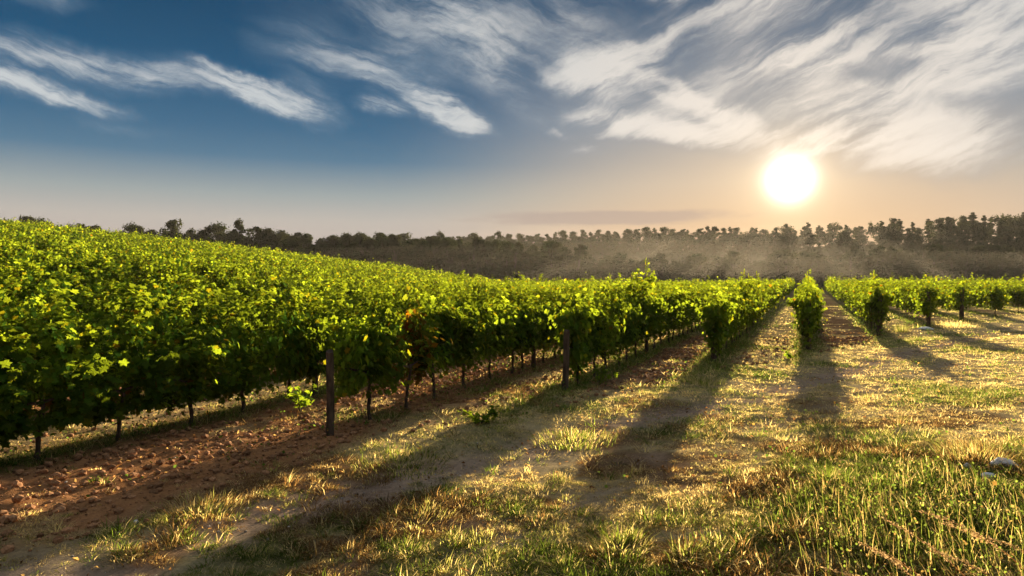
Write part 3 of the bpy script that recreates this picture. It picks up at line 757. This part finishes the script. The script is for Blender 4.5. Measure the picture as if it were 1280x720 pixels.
# soil clods and small pale stones
def lump(seed, sx, sy, sz, rough=.25, res=1):
    g = np.random.default_rng(seed)
    import bmesh
    bm = bmesh.new(); bmesh.ops.create_icosphere(bm, subdivisions=res + 1, radius=1)
    V = np.array([v.co[:] for v in bm.verts]); F = [[v.index for v in f.verts] for f in bm.faces]; bm.free()
    k = unit(g.normal(0, 1, (9, 3))); off = g.uniform(.55, .95, 9)
    for a, o_ in zip(k, off):
        dd = V @ a; V = V - np.maximum(dd - o_, 0)[:, None] * a
    V = V * (1 + rough * (g.uniform(0, 1, len(V)) - .5))[:, None] * np.array([sx, sy, sz])
    return V, np.array(F).ravel(), np.full(len(F), 3)
me_, w = new_mat('clod')
t_ = w.n('ShaderNodeAttribute', attribute_name='tint').outputs[0]
f, _ = w.noise(w.n('ShaderNodeTexCoord').outputs['Object'], 60, 4)
pr = w.n('ShaderNodeBsdfPrincipled', {'Base Color': w.mix(1.0, t_, w.ramp(f, [(.3, (.6, .6, .6)), (.7, (1.3, 1.3, 1.3))]), 'MULTIPLY'), 'Roughness': 1.0, 'Specular IOR Level': .05})
w.n('ShaderNodeOutputMaterial', {0: pr.outputs[0]})
M_CLOD = me_
shapes = [lump(20 + i, 1, g_, .7, .3, 0) for i, g_ in enumerate((.8, 1, .65, .9))]
def strew(name, lab, cat, cnt, y0, y1, accept, smin, smax, colf):
    mb = MB(); X, Y = sample(y0, y1, cnt)
    mk = masks(X, Y); keep = rng.uniform(0, 1, cnt) < accept(mk); X, Y = X[keep], Y[keep]; n = len(X)
    Z = gz(X, Y); S = smin * (smax / smin) ** (rng.uniform(0, 1, n) ** 3.2); which = rng.integers(0, 4, n)
    for k in range(4):
        s_ = which == k; m = s_.sum()
        if not m: continue
        V, F, T = shapes[k]; a = rng.uniform(0, 6.28, m)
        R = np.zeros((m, 3, 3)); R[:, 0, 0] = np.cos(a); R[:, 0, 1] = -np.sin(a); R[:, 1, 0] = np.sin(a); R[:, 1, 1] = np.cos(a); R[:, 2, 2] = 1
        pos = np.stack([X[s_], Y[s_], Z[s_] + S[s_] * .25], 1)
        scatter(mb, V, F, T, pos, R, S[s_], colf(m))
    tag(link(name, mb.mesh(name, M_CLOD)), lab, cat, kind='stuff')
strew('soil_clods', 'broken lumps of red-brown tilled soil', 'soil', 150000, 4.2, 24, lambda k: k[0] * .9, .008, .065,
      lambda m: np.array([.30, .15, .07]) * rng.normal(1, .22, m).clip(.5, 1.7)[:, None])
strew('gravel', 'small pale stones lying along the bare wheel track', 'gravel', 80000, 4.2, 20, lambda k: k[1] * .55 + .012, .003, .020,
      lambda m: np.array([.34, .29, .24]) * rng.normal(1, .25, m).clip(.5, 1.6)[:, None])

# ------------------------------------------------------------------ plants that stand out
def at(px, py, z=0.0):
    """ground point seen at a picture point, for laying out the headland"""
    for _ in range(12):
        Y = 853 * (EYE - z) / (py - 347); X = (px - 640) / 853 * Y; z = z * .5 + .5 * float(gz(X, Y))
    return X, Y
def clump(name, X, Y, nb, hgt, spread, colr, lab, cat, grp, w_=.006, bend=(.4, 1.7)):
    mb = MB(); a = rng.uniform(0, 6.28, nb); q_ = rng.uniform(0, 1, nb) ** .7 * spread
    bx, by = X + q_ * np.cos(a), Y + q_ * np.sin(a)
    col = np.where((rng.uniform(0, 1, nb) < .30)[:, None], STRAW * .7, np.where((rng.uniform(0, 1, nb) < .3)[:, None], OLIVE, colr)) * rng.normal(1, .22, nb).clip(.5, 1.6)[:, None]
    blades(mb, bx, by, hgt * rng.uniform(.55, 1.1, nb), np.full(nb, w_) * rng.uniform(.7, 1.3, nb), col, rng.uniform(*bend, nb), az=a + rng.normal(0, .5, nb))
    me = mb.mesh(name, M_GRASS)
    z0 = float(gz(X, Y)); me.transform(__import__('mathutils').Matrix.Translation((-X, -Y, -z0)))
    return tag(link(name, me, loc=(X, Y, z0)), lab, cat, grp)
for (px, py, nb, h, s, lab) in [(1036, 604, 130, .20, .10, 'dark upright grass tuft alone on the pale grass below the shadow of the lone vine'),
                                (718, 552, 700, .13, .55, 'broad grass mound on the near track, in front of the brown post'),
                                (858, 703, 130, .17, .12, 'green leafy tuft at the bottom edge, left of the tall golden stalks'),
                                (775, 690, 260, .16, .22, 'dark green grass clump near the bottom edge, left of the leafy tuft'),
                                (880, 480, 380, .17, .40, 'grass clump at the foot of the bushy corner vine'),
                                (500, 582, 600, .10, .55, 'yellow-green grass patch in front of the leaning grey post'),
                                (1128, 415, 240, .40, .30, 'bright weed clump right of the dark vine with the slanting shadow')]:
    X, Y = at(px, py); clump('grass_tuft', X, Y, nb, h, s, GREEN * np.array([1.1, 1.0, 1]), lab, 'grass tuft', 'grass tufts on the headland', .009)
for (px, py, nb, h, s, lab) in [(1222, 575, 420, .24, .32, 'reddish brown dry grass clump beside the white stones'),
                                (520, 655, 420, .10, .38, 'rusty dry grass patch left of the bottom centre'),
                                (250, 640, 420, .12, .36, 'brown dry grass patch on the bank in front of the tilled soil'),
                                (1190, 408, 420, .35, 1.3, 'long golden dry grass at the foot of the far right vines')]:
    X, Y = at(px, py); clump('dry_grass', X, Y, nb, h, s, RED * np.array([1.0, 1.05, 1]) if px != 1190 else STRAW, lab, 'dry grass', 'dry grass clumps', .008, (.5, 1.6))
def weed(X, Y, nl, h, spread, lab, bright=1.0):
    mb = MB(); g = rng; o = thing('weed_plant', (X, Y, float(gz(X, Y))))
    lv = MB()
    for k in range(max(4, nl // 12)):
        a = g.uniform(0, 6.28); L = g.uniform(.5, 1)
        e = np.array([math.cos(a) * spread * L, math.sin(a) * spread * L, h * g.uniform(.5, 1)])
        pts = np.array([[0, 0, -.02], e * np.array([.4, .4, .7]), e]); mb.tube(pts, [.006, .004, .002], 5, (.5, .5, .3))
        m = 12; u = g.uniform(.25, 1.05, m)[:, None]
        P = (1 - u) ** 2 * pts[0] + 2 * u * (1 - u) * pts[1] + u ** 2 * pts[2] + g.normal(0, .03, (m, 3))
        P[:, 2] = np.maximum(P[:, 2], .02)
        scatter(lv, LEAF_V, LEAF_F, LEAF_T, P, frames(unit(g.normal(0, .5, (m, 3)) + np.array([0, 0, .8])), unit(g.normal(0, 1, (m, 3)))), g.uniform(.05, .09, m), np.ones((m, 3)) * g.normal(1.25 * bright, .2, m)[:, None])
    link('stem', mb.mesh('stem', M_BARK), o); link('leaves', lv.mesh('leaves', M_VINE), o)
    tag(o, lab, 'weed', 'leafy weeds by the vines')
for (px, py, nl, h, s, lab) in [(600, 530, 90, .24, .34, 'bright yellow-green vine shoot sprawling on the ground between two posts'),
                                (375, 515, 80, .42, .30, 'sunlit leafy shoot low beside the leaning grey post'),
                                (748, 482, 70, .38, .40, 'bright low shoot beside the brown post'),
                                (990, 450, 40, .25, .22, 'small yellow-green plant at the foot of the lone centre vine')]:
    X, Y = at(px, py); weed(X, Y, nl, h, s, lab)

# scrub of fine stems at the lower right, too many to count
scr = MB(); cnt = 3600
SX = rng.uniform(1.9, 4.6, cnt); SY = rng.uniform(3.4, 6.9, cnt)
k = (fbm(SX * .9, SY * .9, 3, 41) > .40) & (SX > .36 * SY + .35 + rng.normal(0, .22, cnt)); SX, SY = SX[k], SY[k]; n = len(SX)
hh = rng.uniform(.08, .36, n) * (.35 + 1.1 * fbm(SX * 2.2, SY * 2.2, 2, 43)) * sstep(7.2, 5.2, SY)
cc = np.where((rng.uniform(0, 1, n) < .5)[:, None], np.array([.40, .29, .13]), np.array([.14, .17, .035])) * rng.normal(1, .2, n).clip(.5, 1.6)[:, None]
blades(scr, SX, SY, hh, np.full(n, .0042), cc, rng.uniform(.1, .9, n), az=rng.normal(math.pi, .9, n))
for j in range(1):
    u = rng.uniform(.45, 1.0, n); P = np.stack([SX + rng.normal(0, .035, n), SY + rng.normal(0, .035, n), gz(SX, SY) + hh * u], 1)
    c2 = np.where((rng.uniform(0, 1, n) < .25)[:, None], np.array([.26, .17, .07]), np.array([.11, .15, .03])) * rng.normal(1, .25, n).clip(.4, 1.7)[:, None]
    scatter(scr, QUAD_V, QUAD_F, QUAD_T, P, frames(unit(rng.normal(0, 1, (n, 3))), unit(rng.normal(0, 1, (n, 3)))), rng.uniform(.008, .024, n), c2)
tag(link('scrub', scr.mesh('scrub', M_GRASS)), 'tangled low scrub of fine stems and seed heads at the lower right', 'scrub', kind='stuff')

# golden grass stalks arching left
def stalk(b, tip, sag, lab):
    b, tip = np.array(b), np.array(tip); g = rng
    o = thing('grass_stalk', tuple(b)); t = tip - b
    u = np.linspace(0, 1, 12)[:, None]
    c = np.array([t[0] * .35, t[1] * .35, t[2] * .35 + sag])
    curve = 2 * u * (1 - u) * c + u ** 2 * t
    mb = MB(); mb.tube(curve, np.linspace(.0040, .0014, 12), 5, (1, .9, .8)); link('stem', mb.mesh('stem', M_STALK, True), o)
    sd = MB(); m = 130; s_ = g.uniform(.42, 1.0, m)[:, None]
    P = 2 * s_ * (1 - s_) * c + s_ ** 2 * t + g.normal(0, .006, (m, 3))
    dirn = unit((1 - 2 * s_) * 2 * c + 2 * s_ * t + g.normal(0, .25, (m, 3)))
    scatter(sd, QUAD_V * np.array([.5, 1.2, 1]), QUAD_F, QUAD_T, P, frames(unit(g.normal(0, 1, (m, 3))), dirn), g.uniform(.006, .016, m), np.ones((m, 3)) * g.normal(1, .22, m).clip(.5, 1.5)[:, None] * np.array([1, .9, .85]))
    link('seed_head', sd.mesh('seed_head', M_STALK), o)
    tag(o, lab, 'grass stalk', 'golden grass stalks at the lower right')
def pt(px, py, Y): return ((px - 640) / 853 * Y, Y, EYE - (py - 347) / 853 * Y)
STK = [((1225, 760), (1098, 646), 4.0, 'longest golden stalk, its tip highest in the tangle at the lower right'), ((1275, 735), (1150, 640), 4.3, 'golden stalk reaching up beside the right edge over green scrub'),
       ((1190, 770), (1075, 680), 3.9, 'golden stalk arching low across the scrub, second from the bottom'), ((1170, 770), (1095, 690), 3.8, 'short golden stalk near the bottom edge under the other stalks'),
       ((1290, 760), (1180, 655), 4.1, 'golden stalk between the longest stalk and the right edge'), ((1150, 760), (1030, 712), 3.8, 'lowest golden stalk lying flat along the bottom edge'),
       ((1270, 780), (1165, 690), 3.9, 'drooping golden stalk low at the right edge'), ((1310, 740), (1215, 672), 4.2, 'thin golden stalk nearest the right edge')]
for (bp_, tp_, Y, lab) in STK:
    b = pt(bp_[0], bp_[1], Y - .15); b = (b[0] + .10, b[1], float(gz(b[0] + .10, b[1])) - .01)
    stalk(b, pt(tp_[0], tp_[1], Y + .1), .16, lab)
# white stones
ms, w = new_mat('limestone')
f, _ = w.noise(w.n('ShaderNodeTexCoord').outputs['Object'], 14, 5)
pr = w.n('ShaderNodeBsdfPrincipled', {'Base Color': w.mix(w.mr(f, .3, .7), (.60, .59, .58, 1), (.86, .85, .84, 1)), 'Roughness': .85})
w.n('ShaderNodeOutputMaterial', {0: pr.outputs[0]})
for i, (px, py, s, lab) in enumerate([(1258, 585, (.13, .09, .08), 'biggest white stone beside the reddish dry clump near the right edge'), (1213, 588, (.05, .05, .05), 'small pale stone left of the biggest white stone'),
                                      (1238, 600, (.07, .05, .045), 'flat pale stone in front of the biggest white stone'), (168, 655, (.025, .02, .02), 'little white stone on the dark bank below the tilled soil'),
                                      (1158, 412, (.32, .2, .09), 'flat pale stone by the dry grass at the far right vines')]):
    X, Y = at(px, py); V, F, T = lump(60 + i, *s, .12, 1)
    tag(link('stone', mesh_from('stone', V, F, T, ms), loc=(X, Y, float(gz(X, Y)) + s[2] * .4)), lab, 'stone', 'white stones')
